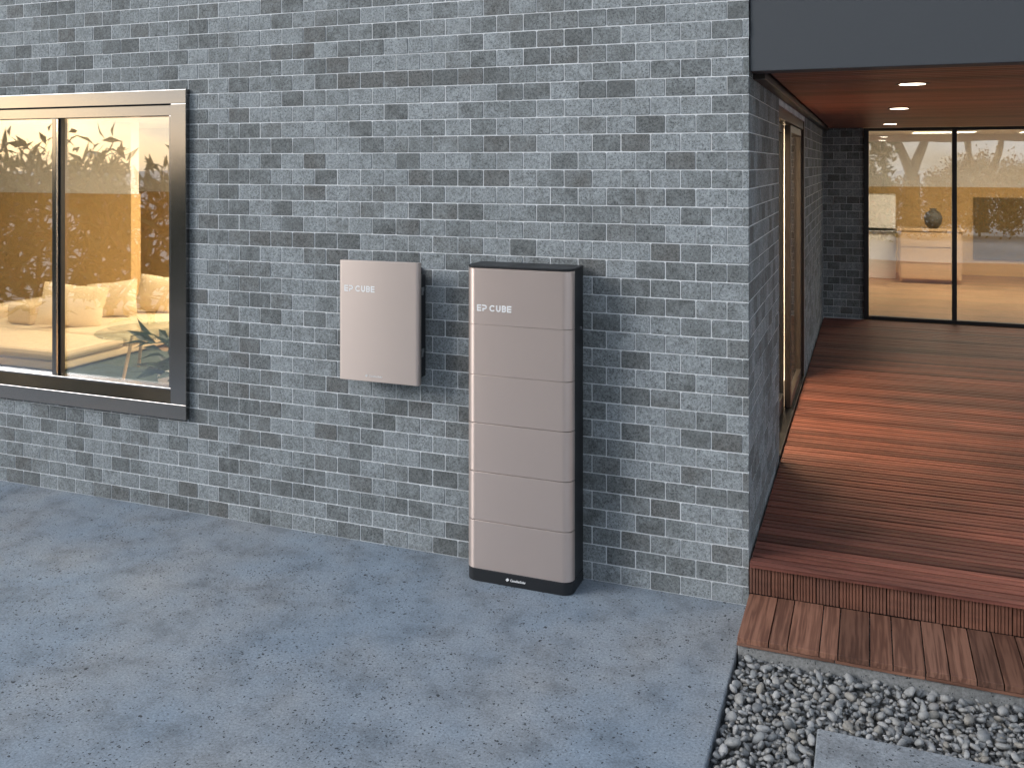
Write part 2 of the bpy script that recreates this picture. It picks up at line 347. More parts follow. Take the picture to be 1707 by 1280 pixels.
def gravel_layer(n, rmin, rmax, zc, zj, region):
    placed = {}; cs = 0.05
    for _ in range(n):
        r = rmin + (rmax - rmin) * rng.random() ** 2.2
        x, y = rng.uniform(region[0] + r * 0.8, region[1]), rng.uniform(region[2], region[3])
        if PAV[0] - r * 0.7 < x < PAV[1] + r * 0.7 and PAV[2] - r * 0.7 < y < PAV[3] + r * 0.7: continue
        k = (int(x / cs), int(y / cs)); ok = True
        for i in (-1, 0, 1):
            for j in (-1, 0, 1):
                for (a, b, c) in placed.get((k[0] + i, k[1] + j), ()):
                    if (a - x) ** 2 + (b - y) ** 2 < (0.86 * (c + r)) ** 2: ok = False
        if not ok: continue
        placed.setdefault(k, []).append((x, y, r))
        rot = Matrix.Rotation(rng.uniform(0, 6.28), 3, 'Z') @ Matrix.Rotation(rng.gauss(0, 0.45), 3, 'X') @ Matrix.Rotation(rng.gauss(0, 0.45), 3, 'Y')
        stones.append((x, y, zc + 0.024 + rng.uniform(-zj, zj) + r * 0.35, r, rot, rng.randrange(14)))
REG = (0.006, 2.3, -2.3, -0.462)
gravel_layer(11000, 0.008, 0.014, -0.080, 0.004, REG)
gravel_layer(12000, 0.009, 0.020, -0.064, 0.006, REG)
gravel_layer(14000, 0.008, 0.025, -0.047, 0.008, REG)
stones = [s_ for s_ in stones if s_[2] + s_[3] * 0.6 < 0.006]
def seen(s_):
    x, y = px(s_[:3]); inside = -20 < x < 1730 and y < 1300
    return (inside, s_[2] > -0.032, s_[3])
stones.sort(key=seen, reverse=True)
peb_me = []
for v, f in geos:
    m = MB().add(v, f, True).mesh('pebble', M['pebble']); peb_me.append(m)
for (x, y, z, r, rot, g) in stones[:300]:
    o = link('pebble', peb_me[g], bed); o.matrix_local = Matrix.Translation((x, y, z)) @ (rot * r).to_4x4()
gm = MB(); tints = []
for (x, y, z, r, rot, g) in stones[300:]:
    v, f = geos[g]; A = np.array(rot) * r; vv = np.array(v) @ A.T + np.array((x, y, z))
    gm.add(vv.tolist(), f, True); tints += [rng.random()] * len(v)
go = gm.build('small_pebbles', M['pebble'], bed); go['kind'] = 'stuff'
at = go.data.attributes.new('tint', 'FLOAT', 'POINT'); at.data.foreach_set('value', tints)

# ================================================================== THE HOUSE
house = thing('house', 'flat roofed grey brick house with large windows and a covered timber terrace', 'house')
ZC = 2.67; ZF = 0.236; ZT = 3.75; YB = 7.90
WX0, WX1, WZ0, WZ1 = -6.2, -3.49, 0.62, 2.645       # opening behind the window flange

# brick blocks with an uneven arris, face towards -Y, origin at the middle of the face
def brick_mesh(seed):
    r = random.Random(seed); hx, hz = (BL - 0.0046) / 2, (BH - 0.0056) / 2
    def ring(inset, y, j):
        out = []
        for sx, sz in ((-1, -1), (1, -1), (1, 1), (-1, 1)):
            c = r.uniform(0.002, 0.006)
            a = (sx * (hx - inset), sz * (hz - inset - c)); b = (sx * (hx - inset - c), sz * (hz - inset))
            pair = (a, b) if sx * sz < 0 else (b, a)
            if (sx, sz) in ((1, -1), (-1, 1)): pair = (b, a)
            if (sx, sz) in ((-1, -1), (1, 1)): pair = (a, b)
            out += [(p[0] + r.uniform(-j, j), y, p[1] + r.uniform(-j, j)) for p in pair]
        return out
    r2 = r.getstate(); back = ring(0.0, 0.014, 0.0); r.setstate(r2); mid = ring(0.0, 0.0016, 0.0004); r.setstate(r2); front = ring(0.0015, 0.0, 0.0004)
    v = back + mid + front; n = 8; f = []
    for a in (0, n):
        for k in range(n): f.append((a + k, a + (k + 1) % n, a + n + (k + 1) % n, a + n + k))
    f.append(tuple(range(2 * n, 3 * n)))
    mb = MB().add(v, f); return mb
BVAR = [brick_mesh(i) for i in range(6)]
BVM = [b.mesh('brick', M['brick']) for b in BVAR]
for m in BVM:
    bm = bmesh.new(); bm.from_mesh(m); bmesh.ops.recalc_face_normals(bm, faces=list(bm.faces)); bm.to_mesh(m); bm.free()
    if m.polygons[-1].normal.y > 0: m.flip_normals()

def wall_bricks(u0, u1, z0, z1, holes):
    """rectangles (u0,u1,z0,z1) of the bricks of one wall, cut round its openings"""
    out = []; row = 0
    while row * BH < z1 - 1e-4:
        b0, b1 = row * BH, (row + 1) * BH
        if b1 > z0 + 0.004:
            st = BX0 - (row % 2) * BL / 2; k = math.floor((u0 - st) / BL)
            while st + k * BL < u1 - 1e-4:
                a0, a1 = max(st + k * BL, u0), min(st + (k + 1) * BL, u1); rects = [(a0, a1, max(b0, z0), min(b1, z1))]
                for (h0, h1, g0, g1) in holes:
                    new = []
                    for (p0, p1, q0, q1) in rects:
                        if p1 <= h0 or p0 >= h1 or q1 <= g0 or q0 >= g1: new.append((p0, p1, q0, q1)); continue
                        cand = [(p0, h0, q0, q1), (h1, p1, q0, q1), (p0, p1, q0, g0), (p0, p1, g1, q1)]
                        cand = [c for c in cand if c[1] - c[0] > 0.012 and c[3] - c[2] > 0.012]
                        if cand: new.append(max(cand, key=lambda c: (c[1] - c[0]) * (c[3] - c[2])))
                    rects = new
                out += [r_ for r_ in rects if r_[1] - r_[0] > 0.012 and r_[3] - r_[2] > 0.012]; k += 1
        row += 1
    return out
def lay_bricks(wall, rects, place, limit, rank):
    """place(u,z) -> (point on the face, rotation about z)"""
    rects = sorted(rects, key=rank, reverse=True); bits = MB(); rg = random.Random(5)
    for i, (a0, a1, b0, b1) in enumerate(rects):
        u, z = (a0 + a1) / 2, (b0 + b1) / 2; p, rz = place(u, z); sx, sz = (a1 - a0) / BL, (b1 - b0) / BH; g = rg.randrange(6)
        push = rg.uniform(-0.0009, 0.0009)
        mat = Matrix.Translation(p) @ Matrix.Rotation(rz, 4, 'Z') @ Matrix.Translation((0, push, 0)) @ Matrix.Diagonal((sx, 1, sz, 1))
        if i < limit:
            o = link('brick', BVM[g], wall); o.matrix_local = mat
        else:
            me = BVM[g]; A = np.array(mat); co = np.empty(len(me.vertices) * 3); me.vertices.foreach_get('co', co)
            vv = co.reshape(-1, 3) @ A[:3, :3].T + A[:3, 3]; bits.add(vv.tolist(), [tuple(q.vertices) for q in me.polygons])
    if bits.v:
        o = bits.build('brickwork', M['brick'], wall); o['kind'] = 'stuff'
def rank_front(q):
    x, y = px(((q[0] + q[1]) / 2, 0, (q[2] + q[3]) / 2)); 
    x0, y0 = px((q[0], 0, q[3])); x1, y1 = px((q[1], 0, q[2]))
    blocked = (779 < x < 965 and 440 < y < 990) or (565 < x < 705 and 436 < y < 640)
    return ((0 < x < 1707 and 0 < y < 1280) and not blocked, (x1 - x0) * (y1 - y0))
MY = 0.0024      # how far the mortar lies behind the brick face
fw = MB()        # front wall core, round the window opening
fw.box(-12.5, WX0, MY, 0.25, 0.0, ZT); fw.box(WX1, -MY, MY, 0.25, 0.0, ZT)
fw.box(WX0, WX1, MY, 0.25, 0.0, WZ0); fw.box(WX0, WX1, MY, 0.25, WZ1, ZT)
front = fw.build('front_wall', M['mortar'], house); front['label'] = 'front wall of light and dark grey bricks with pale joints'
lay_bricks(front, wall_bricks(-7.2, 0.0, 0.0, ZT, [(WX0, WX1, WZ0, WZ1)]), lambda u, z: (Vector((u, 0, z)), 0.0), 300, rank_front)

DY0, DY1, DZ1 = 1.65, 4.27, 2.60       # sliding door opening in the side wall
sw = MB(); sw.box(-0.25, -MY, 0.25, DY0, 0.0, 2.80); sw.box(-0.25, -MY, DY1, YB + 0.25, 0.0, 2.80); sw.box(-0.25, -MY, DY0, DY1, 0.0, 0.20); sw.box(-0.25, -MY, DY0, DY1, DZ1, 2.80)
sidew = sw.build('side_wall', M['mortar'], house); sidew['label'] = 'side wall of grey brick along the terrace'
lay_bricks(sidew, wall_bricks(0.016, YB, 0.0, ZC, [(DY0, DY1, 0.2, 2.9)]), lambda u, z: (Vector((0, u, z)), R(90)), 0, lambda q: 0)
BWX = 0.49
bw = MB().box(0.0, BWX, YB + MY, YB + 0.25, 0.0, 2.8)
backw = bw.build('back_wall', M['mortar'], house); backw['label'] = 'narrow dark brick strip at the end of the terrace'
lay_bricks(backw, wall_bricks(0.0, BWX, ZF, ZC, []), lambda u, z: (Vector((u, YB, z)), 0.0), 90, lambda q: q[2])

# fascia beam and roof
part(MB().box(0.003, 3.4, 0.012, 0.16, ZC - 0.004, ZT, 0.004), 'fascia', M['fascia'], house)
part(MB().box(-12.5, 4.1, 0.17, 14.0, 2.80, ZT - 0.1), 'roof', M['fascia'], house)

# terrace ceiling: boards along x, dark gap and bronze trim at the wall
ceil = part(MB().box(0.0, 3.4, 0.165, YB + 0.2, ZC + 0.024, ZC + 0.12), 'terrace_ceiling', M['gap'], house)
cb = MB().box(0.0, 3.3, 0.0, 0.087, 0.0, 0.02, 0.002).mesh('ceiling_board', M['soffit'])
y = 0.166
while y < YB:
    o = link('ceiling_board', cb, ceil, (0.085, y, ZC)); y += 0.1005
part(MB().box(0.002, 0.062, 0.16, YB, ZC - 0.03, ZC + 0.02, 0.002), 'wall_trim', M['trim'], house)

# ---- front window
win = link('window', None, house); win['label'] = 'wide two pane window in a bronze aluminium frame'
def ring(mb, x0, x1, z0, z1, wl, wr, wb, wt, y0, y1, bev):
    mb.box(x0, x1, y0, y1, z1 - wt, z1, bev); mb.box(x0, x1, y0, y1, z0, z0 + wb, bev)
    mb.box(x1 - wr, x1, y0, y1, z0 + wb, z1 - wt, bev); mb.box(x0, x0 + wl, y0, y1, z0 + wb, z1 - wt, bev); return mb
WL = -6.25
ring(MB(), WL, -3.46, 0.588, 2.677, .12, .122, .095, .09, -0.034, 0.05, 0.003).build('frame', M['alu'], win)
# sash ring, set back, with a narrow dark joint round it
ring(MB(), WL + .126, -3.588, 0.690, 2.581, .05, .02, .088, .068, -0.018, 0.06, 0.003).build('inner_frame', M['alu'], win)
ring(MB(), WL + .11, -3.575, 0.675, 2.592, .06, .01, .04, .05, -0.004, 0.055, 0).build('joint_seal', M['gap'], win)
MB().add([(WL + .13, -0.031, 0.688), (-3.586, -0.031, 0.688), (-3.586, -0.0195, 0.764), (WL + .13, -0.0195, 0.764), (WL + .13, -0.0195, 0.684), (-3.586, -0.0195, 0.684)],
         [(0, 1, 2, 3), (0, 4, 5, 1), (1, 5, 2), (0, 3, 4)]).build('sill', M['alu'], win)
MB().box(-4.603, -4.566, -0.014, 0.022, 0.778, 2.513, 0.003).build('mullion', M['alu'], win)
MB().box(-4.5655, -4.553, 0.012, 0.050, 0.778, 2.513, 0.002).build('sash_stile', M['dark'], win)
MB().box(-6.13, -4.60, 0.018, 0.026, 0.775, 2.515).build('pane', M['glass'], win)
MB().box(-4.556, -3.60, 0.034, 0.042, 0.775, 2.515).build('pane', M['glass'], win)

# ---- sliding door in the side wall
door = link('sliding_door', None, house); door['label'] = 'glass sliding door with dark bronze stiles in the side wall'
mb = MB(); mb.box(-0.14, -0.004, DY1 - 0.055, DY1, ZF, DZ1, 0.003); mb.box(-0.16, -0.05, DY0, DY0 + 0.05, ZF, DZ1, 0.003)
mb.box(-0.16, -0.012, DY0 + 0.05, DY1 - 0.055, DZ1 - 0.075, DZ1, 0.003); mb.build('frame', M['trim'], door)
MB().box(-0.16, 0.0, DY0 + 0.05, DY1 - 0.055, ZF - 0.03, ZF + 0.016, 0.003).build('threshold', M['dark'], door)
def leaf(x0, x1, y0, y1, bot, m):
    b = MB(); b.box(x0, x1, y0, y0 + 0.07, ZF + 0.02, DZ1 - 0.08, 0.003); b.box(x0, x1, y1 - 0.05, y1, ZF + 0.02, DZ1 - 0.08, 0.003)
    b.box(x0, x1, y0 + 0.07, y1 - 0.05, ZF + 0.02, ZF + bot, 0.003); b.box(x0, x1, y0 + 0.07, y1 - 0.05, DZ1 - 0.14, DZ1 - 0.08, 0.003)
    b.build('leaf_frame', M[m], door); xm = (x0 + x1) / 2
    MB().box(xm - 0.004, xm + 0.004, y0 + 0.065, y1 - 0.045, ZF + bot - 0.005, DZ1 - 0.135).build('pane', M['glass2'], door)
leaf(-0.135, -0.085, DY0 + 0.052, 3.04, 0.13, 'dark'); leaf(-0.075, -0.028, 2.97, DY1 - 0.058, 0.09, 'trim')

# ---- terrace glazing at the back
gl = link('glass_front', None, house); gl['label'] = 'black framed floor to ceiling glazing at the end of the terrace'
GX1 = 3.25
mb = MB(); mb.box(BWX, BWX + 0.062, YB - 0.03, YB + 0.06, ZF, ZC - 0.002, 0.003); mb.box(GX1, GX1 + 0.06, YB - 0.03, YB + 0.06, ZF, ZC - 0.002, 0.003)
mb.box(BWX + 0.062, GX1, YB - 0.03, YB + 0.06, ZC - 0.042, ZC - 0.002, 0.003); mb.box(BWX + 0.062, GX1, YB - 0.03, YB + 0.06, ZF, ZF + 0.045, 0.003)
mb.build('frame', M['dark'], gl)
xs = [BWX + 0.06, 1.538, 2.62, GX1]
for a in xs[1:-1]: MB().box(a - 0.027, a + 0.027, YB - 0.022, YB + 0.05, ZF + 0.045, ZC - 0.042, 0.003).build('mullion', M['dark'], gl)
for a, b in zip(xs[:-1], xs[1:]): MB().box(a + 0.005, b - 0.005, YB + 0.01, YB + 0.018, ZF + 0.04, ZC - 0.04).build('pane', M['glass2'], gl)

# ---- rooms
ZI = 2.74
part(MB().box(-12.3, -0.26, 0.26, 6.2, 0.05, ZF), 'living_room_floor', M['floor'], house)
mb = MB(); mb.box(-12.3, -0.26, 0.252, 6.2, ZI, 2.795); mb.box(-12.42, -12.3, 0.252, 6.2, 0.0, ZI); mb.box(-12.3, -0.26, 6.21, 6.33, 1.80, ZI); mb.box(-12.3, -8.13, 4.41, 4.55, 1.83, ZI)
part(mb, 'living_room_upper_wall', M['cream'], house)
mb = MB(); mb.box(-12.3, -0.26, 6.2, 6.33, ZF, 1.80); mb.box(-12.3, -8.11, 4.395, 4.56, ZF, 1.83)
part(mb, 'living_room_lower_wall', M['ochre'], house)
part(MB().box(0.0, 4.0, YB + 0.26, 13.6, 0.05, ZF - 0.002), 'back_room_floor', M['floor'], house)
mb = MB(); mb.box(0.0, 4.0, YB + 0.26, 13.6, ZI, 2.795); mb.box(-0.12, 0.0, YB + 0.26, 13.6, 0.0, ZI); mb.box(4.0, 4.1, YB, 13.6, 0.0, ZI); mb.box(0.0, 4.0, 13.6, 13.72, 1.80, ZI)
part(mb, 'back_room_upper_wall', M['cream'], house)
part(MB().box(0.0, 4.0, 13.59, 13.72, ZF, 1.80), 'back_room_lower_wall', M['ochre'], house)

# ================================================================== DECK AND STEP
deck = thing('wooden_deck', 'red brown timber deck of narrow boards under the covered terrace', 'deck', (0, 0, 0))
part(MB().box(0.03, 3.38, 0.02, YB - 0.05, 0.0, ZF - 0.03), 'joist_frame', M['gap'], deck)
PIT = 0.104; BW = PIT - 0.0155
db = []
def deck_board(x0, x1, seed):
    r = random.Random(seed); b = MB(); g = 0.0045; h = 0.024; W = BW
    # slotted edges and a milled centre groove with an undercut lip
    prof = [(0.010, 0), (0.010, h - 0.0035), (0, h - 0.0022), (0.001, h), (W * .5 - g, h), (W * .5 - g, h - 0.013), (W * .5 + g + 0.006, h - 0.013), (W * .5 + g + 0.006, h - 0.003), (W * .5 + g, h - 0.002), (W * .5 + g + 0.0008, h),
            (W - 0.001, h), (W, h - 0.0022), (W - 0.010, h - 0.0035), (W - 0.010, 0)]
    n = len(prof); v = [(x, y, z) for x in (x0, x1) for y, z in prof]
    b.add(v, [(i, n + i, n + (i + 1) % n, (i + 1) % n) for i in range(n)]); b.add(v, [tuple(range(n)), tuple(range(n, 2 * n))[::-1]])
    return b.mesh('deck_board', M['deck'])
full = deck_board(0.0, 3.4, 1)
y = -0.052; k = 0; rg = random.Random(3)
while y + BW < YB - 0.03:
    o = link('deck_board', full, deck, (0.008 + rg.uniform(0, 0.004), y, ZF - 0.024 + rg.uniform(-0.0012, 0.0008))); y += PIT; k += 1
# riser of fluted upright boards
x = 0.004; rg = random.Random(9)
fl = []
for s_ in range(4):
    wd = 0.103; b = MB(); n = 7; pts = []
    r2 = random.Random(s_); cuts = [(i_ + (r2.uniform(-.18, .18) if 0 < i_ < n else 0)) / n for i_ in range(n + 1)]
    for i in range(len(cuts) - 1):
        a, c = cuts[i] * wd, cuts[i + 1] * wd; d = r2.uniform(-0.001, 0.0)
        pts += [(a + 0.0008, 0.008), (a + 0.0032, d), (c - 0.0018, d)]
    pts += [(wd, 0.008), (wd, 0.02), (0, 0.02)]
    b.prism(pts, 0.0, 0.134); o_ = b.mesh('riser_board', M['riser']); fl.append(o_)
i = 0
while x < 3.0:
    o = link('riser_board', fl[rg.randrange(4)], deck, (x, -0.020 + rg.uniform(-0.001, 0.001), 0.078)); x += 0.1055; i += 1

step = thing('wooden_step', 'timber step of short planks on a concrete plinth below the deck', 'step', (0, 0, 0))
part(MB().box(0.006, 3.2, -0.468, -0.004, -0.157, 0.046, 0.004), 'plinth', M['plinth'], step)
cuts = [0.0, 0.139, 0.219, 0.353, 0.430, 0.559, 0.652, 0.779, 0.872, 0.973, 1.073]
rg = random.Random(4)
while cuts[-1] < 3.1: cuts.append(cuts[-1] + rg.choice((0.08, 0.095, 0.105, 0.13)))
for a, b in zip(cuts[:-1], cuts[1:]):
    wd = b - a - 0.005
    m = MB().box(-0.2275, 0.2275, -wd / 2, wd / 2, -0.0125, 0.0125, 0.0014).mesh('plank', M['step'])      # grain along local x
    o = link('plank', m, step); o.location = ((a + b) / 2 + 0.003, -0.252 + rg.uniform(-0.001, 0.001), 0.0635 + rg.uniform(-0.0012, 0.0012)); o.rotation_euler = (0, 0, R(90))
x = 0.0
for ln in (0.42, 0.36, 0.5, 0.44, 0.6, 0.78):
    o = link('edge_strip', MB().box(0.0, ln - 0.003, -0.478, -0.4685, 0.036, 0.0495, 0.002).mesh('edge_strip', M['step']), step, (x + 0.002, 0, 0)); x += ln

paver = tag(MB().box(PAV[0], PAV[1], PAV[2], PAV[3], -0.155, -0.006, 0.006).build('stepping_slab', M['paver']), 'pale concrete slab set among the grey pebbles', 'slab')

# ================================================================== LETTERING
def text_mesh(body, size, bold=0.0):
    cu = bpy.data.curves.new('txt', 'FONT'); cu.body = body; cu.size = size; cu.offset = bold; cu.extrude = 0.0004; cu.resolution_u = 3
    o = bpy.data.objects.new('txt', cu); COL.objects.link(o); dg = bpy.context.evaluated_depsgraph_get(); me = bpy.data.meshes.new_from_object(o.evaluated_get(dg))
    v = np.array([q.co[:] for q in me.vertices]); f = [tuple(p.vertices) for p in me.polygons]
    bpy.data.objects.remove(o); bpy.data.curves.remove(cu); bpy.data.meshes.remove(me); return v, f
def fit(mb, v, f, x0, x1, z0, z1, y):      # text lies in x/z on the plane y, facing -Y
    lo, hi = v.min(0), v.max(0); u = (v[:, 0] - lo[0]) / (hi[0] - lo[0]) * (x1 - x0) + x0; h = (v[:, 1] - lo[1]) / (hi[1] - lo[1]) * (z1 - z0) + z0
    mb.add(np.stack([u, y - (v[:, 2] - lo[2]), h], 1).tolist(), f)
def stroke(mb, pts, wdt, y, th=0.0008):
    P = [Vector((a, b)) for a, b in pts]; L = []; Rr = []
    for i, p in enumerate(P):
        d1 = (P[i] - P[i - 1]).normalized() if i else None; d2 = (P[i + 1] - P[i]).normalized() if i < len(P) - 1 else None
        d1 = d1 or d2; d2 = d2 or d1; n1, n2 = Vector((-d1.y, d1.x)), Vector((-d2.y, d2.x)); n = (n1 + n2).normalized(); n /= max(0.4, n.dot(n1))
        L.append(p + n * wdt / 2); Rr.append(p - n * wdt / 2)
    n = len(P); v = [(q.x, y - th, q.y) for q in L + Rr] + [(q.x, y, q.y) for q in L + Rr]; m = 2 * n
    f = [(i, i + 1, n + i + 1, n + i) for i in range(n - 1)] + [(i, m + i, m + i + 1, i + 1) for i in range(n - 1)] + [(n + i, n + i + 1, m + n + i + 1, m + n + i) for i in range(n - 1)]
    f += [(0, n, m + n, m), (n - 1, m + n - 1, m + 2 * n - 1, 2 * n - 1)]; mb.add(v, f)
def ep_cube(mb, x0, x1, z0, z1, y):
    W, H = x1 - x0, z1 - z0; sw_ = H * 0.20; X = lambda u: x0 + u * W; Z = lambda q: z0 + q * H
    def E(a, b):
        s2 = sw_; xa, xb = X(a), X(b); zs = [z0, z0 + s2, z0 + (H - s2) / 2, z0 + (H + s2) / 2, z1 - s2, z1]
        o = [(xa, zs[0]), (xb, zs[0]), (xb, zs[1]), (xa + s2, zs[1]), (xa + s2, zs[2]), (xb, zs[2]), (xb, zs[3]), (xa + s2, zs[3]), (xa + s2, zs[4]), (xb, zs[4]), (xb, zs[5]), (xa, zs[5])]
        n = len(o); v = [(p, y - 0.0008, q) for p, q in o] + [(p, y, q) for p, q in o]
        mb.add(v, [tuple(range(n))] + [(i, n + i, n + (i + 1) % n, (i + 1) % n) for i in range(n)])
    h = sw_ / 2; E(0.0, 0.125)
    def arc(cx, cz, rx, rz, a0, a1, n=6): return [(cx + rx * math.cos(R(a0 + (a1 - a0) * i / n)), cz + rz * math.sin(R(a0 + (a1 - a0) * i / n))) for i in range(n + 1)]
    # P without the upper stem
    zt, zm = z1 - h, z0 + H * 0.40; rr = (zt - zm) / 2
    stroke(mb, [(X(0.150), zt)] + arc(X(0.228), (zt + zm) / 2, rr, rr, 90, -90) + [(X(0.160) + h, zm), (X(0.160) + h, z0)], sw_, y)
    # C U B
    rc = H / 2 - h; zc_ = (z0 + z1) / 2; xc = X(0.365) + h + rc
    stroke(mb, arc(xc, zc_, rc, rc, 42, 318, 14), sw_, y)
    ua, ub = X(0.562) + h, X(0.690) - h; ru = (ub - ua) / 2
    stroke(mb, [(ua, z1)] + arc((ua + ub) / 2, z0 + h + ru, ru, ru, 180, 360, 8) + [(ub, z1)], sw_, y)
    ba = X(0.725) + h; bb = X(0.795)
    r1, r2 = (zt - zc_) / 2, (zc_ - z0 - h) / 2
    stroke(mb, [(ba + h * 1.02, zc_)] + [(bb, zc_)][:0] + arc(bb, zc_ + r1, r1, r1, -90, 90) + [(ba, zt), (ba, z0 + h)] + arc(bb, z0 + h + r2, r2, r2, -90, 60, 5), sw_, y)
    E(0.875, 1.0)
def maker_mark(mb, x0, x1, z0, z1, y):
    H = z1 - z0; W = x1 - x0; n = 10      # leaf-like emblem of two rounded halves, then the word
    cxl = x0 + H * 0.62; czl = (z0 + z1) / 2
    for sgn in (1, -1):
        o = []
        for i in range(n):
            a = 2 * math.pi * i / n; u, q = 0.62 * H * math.cos(a), 0.24 * H * math.sin(a); u = math.copysign(abs(u) ** 1.0, u)
            c_, s_ = math.cos(R(40)), math.sin(R(40)); o.append((cxl + u * c_ - q * s_ - sgn * 0.20 * H * s_, czl + u * s_ + q * c_ + sgn * 0.20 * H * c_))
        mb.add([(p, y - 0.0006, q) for p, q in o] + [(p, y, q) for p, q in o], [tuple(range(n))] + [(i, n + i, n + (i + 1) % n, (i + 1) % n) for i in range(n)])
    v, f = text_mesh('CanadianSolar', 1.0, 0.02); fit(mb, v, f, x0 + H * 1.75, x1, z0 + 0.05 * H, z1 - 0.08 * H, y)

# ================================================================== BATTERY TOWER
TX0, TX1, TYF, TYB = -1.443, -0.853, -0.233, -0.022
tower = thing('battery_tower', 'tall champagne metal battery tower with black base standing on the patio', 'battery', ((TX0 + TX1) / 2, (TYF + TYB) / 2, 0))
def plan(x0, x1, yf, yb, r, n=7, rb=0.0):
    p = [(x0, yb), ]
    p += [(x0 + r - r * math.cos(R(90 * i / n)), yf + r - r * math.sin(R(90 * i / n))) for i in range(n + 1)]
    p += [(x1 - r + r * math.sin(R(90 * i / n)), yf + r - r * math.cos(R(90 * i / n))) for i in range(n + 1)]
    p += [(x1, yb)]; return p
def extr(mb, pts, z0, z1, ch=0.0012):     # plan shape with a softened edge above and below
    cx_, cy_ = sum(p[0] for p in pts) / len(pts), sum(p[1] for p in pts) / len(pts); n = len(pts)
    def ins(d): return [(x - math.copysign(d, x - cx_), y + (d if y < cy_ else 0)) for x, y in pts]
    lay = [(ins(ch), z0), (pts, z0 + ch), (pts, z1 - ch), (ins(ch), z1)]
    v = [(x, y, z) for L, z in lay for x, y in L]
    for k in range(3): mb.add(v, [(k * n + i, k * n + (i + 1) % n, (k + 1) * n + (i + 1) % n, (k + 1) * n + i) for i in range(n)], k == 1)
    mb.add(v, [tuple(range(n))[::-1], tuple(range(3 * n, 4 * n))]); return mb
Z = [0.066, 0.323, 0.580, 0.836, 1.091, 1.357, 1.655]
for i in range(6):
    g = 0.0016 if i < 4 else 0.0008
    o = part(extr(MB(), plan(TX0, TX1, TYF, -0.176, 0.054, 10), Z[i] + g, Z[i + 1] - (0.0008 if i in (4,) else 0.0016), 0.0013 if i < 4 else 0.0006), 'battery_module' if i < 5 else 'inverter_cover', M['rose'], tower); fix_normals(o)
fix_normals(part(extr(MB(), plan(TX0 + 0.0015, TX1 - 0.0015, -0.2325, TYB, 0.0535, 10), 0.0, 0.0655, 0.003), 'base', M['black'], tower))
fix_normals(part(extr(MB(), plan(TX0 + 0.003, TX1 - 0.003, -0.1755, TYB, 0.002), 0.0665, 1.6555, 0.001), 'back_housing', M['black'], tower))
fix_normals(part(extr(MB(), plan(TX0, TX1, TYF, TYB, 0.053, 10), 1.6565, 1.668, 0.002), 'top_cap', M['black'], tower))
mb = MB()
for i in range(5): mb.box(TX0 + 0.02, TX1 - 0.02, -0.200, -0.1758, Z[i + 1] - 0.0015, Z[i + 1] + 0.0015)
part(mb, 'joint_seal', M['gap'], tower)
mb = MB(); mb.tube([(TX1 - 0.004, -0.070, 1.345), (TX1 + 0.004, -0.070, 1.345)], 0.008, 10, False); part(mb, 'side_screw', M['steel'], tower)
mb = MB(); ep_cube(mb, -1.376, -1.181, 1.4285, 1.4625, TYF - 0.0004); part(mb, 'lettering', M['white'], tower)
mb = MB(); maker_mark(mb, -1.213, -1.102, 0.0265, 0.0415, -0.2325 - 0.0004); part(mb, 'maker_mark', M['white'], tower)

# ================================================================== WALL BOX
BX_0, BX_1, BZ0, BZ1, BYF = -2.273, -1.765, 0.976, 1.656, -0.150
wb = thing('inverter_box', 'flat champagne control box with black housing hung on the brick wall', 'inverter', ((BX_0 + BX_1) / 2, 0, BZ0))
fix_normals(part(extr(MB(), plan(BX_0, BX_1, BYF, BYF + 0.036, 0.018, 6), BZ0, BZ1, 0.0025), 'cover', M['rose2'], wb))
part(MB().box(BX_0 + 0.012, BX_1 - 0.012, BYF + 0.037, BYF + 0.055, BZ0 + 0.012, BZ1 - 0.012, 0.003), 'cover_rim', M['black'], wb)
part(MB().box(BX_0 + 0.022, BX_1 - 0.020, BYF + 0.056, -0.016, BZ0 + 0.03, BZ1 - 0.075, 0.006), 'housing', M['black'], wb)
part(MB().box(BX_0 + 0.03, BX_1 - 0.05, -0.0155, -0.002, BZ0 + 0.10, BZ1 - 0.04, 0.002), 'wall_bracket', M['black'], wb)
for zz in (1.50, 1.155):
    mb = MB(); mb.box(BX_1 - 0.0215, BX_1 - 0.0155, BYF + 0.06, -0.045, zz - 0.011, zz + 0.011, 0.001); mb.box(BX_1 - 0.0155, BX_1 - 0.008, BYF + 0.062, BYF + 0.08, zz - 0.03, zz + 0.004, 0.001)
    part(mb, 'latch', M['steel'], wb)
mb = MB(); ep_cube(mb, -2.236, -2.040, 1.4805, 1.5155, BYF - 0.0004); part(mb, 'lettering', M['white'], wb)
mb = MB(); maker_mark(mb, -2.101, -1.988, 1.002, 1.0165, BYF - 0.0004); part(mb, 'maker_mark', M['pale'], wb)

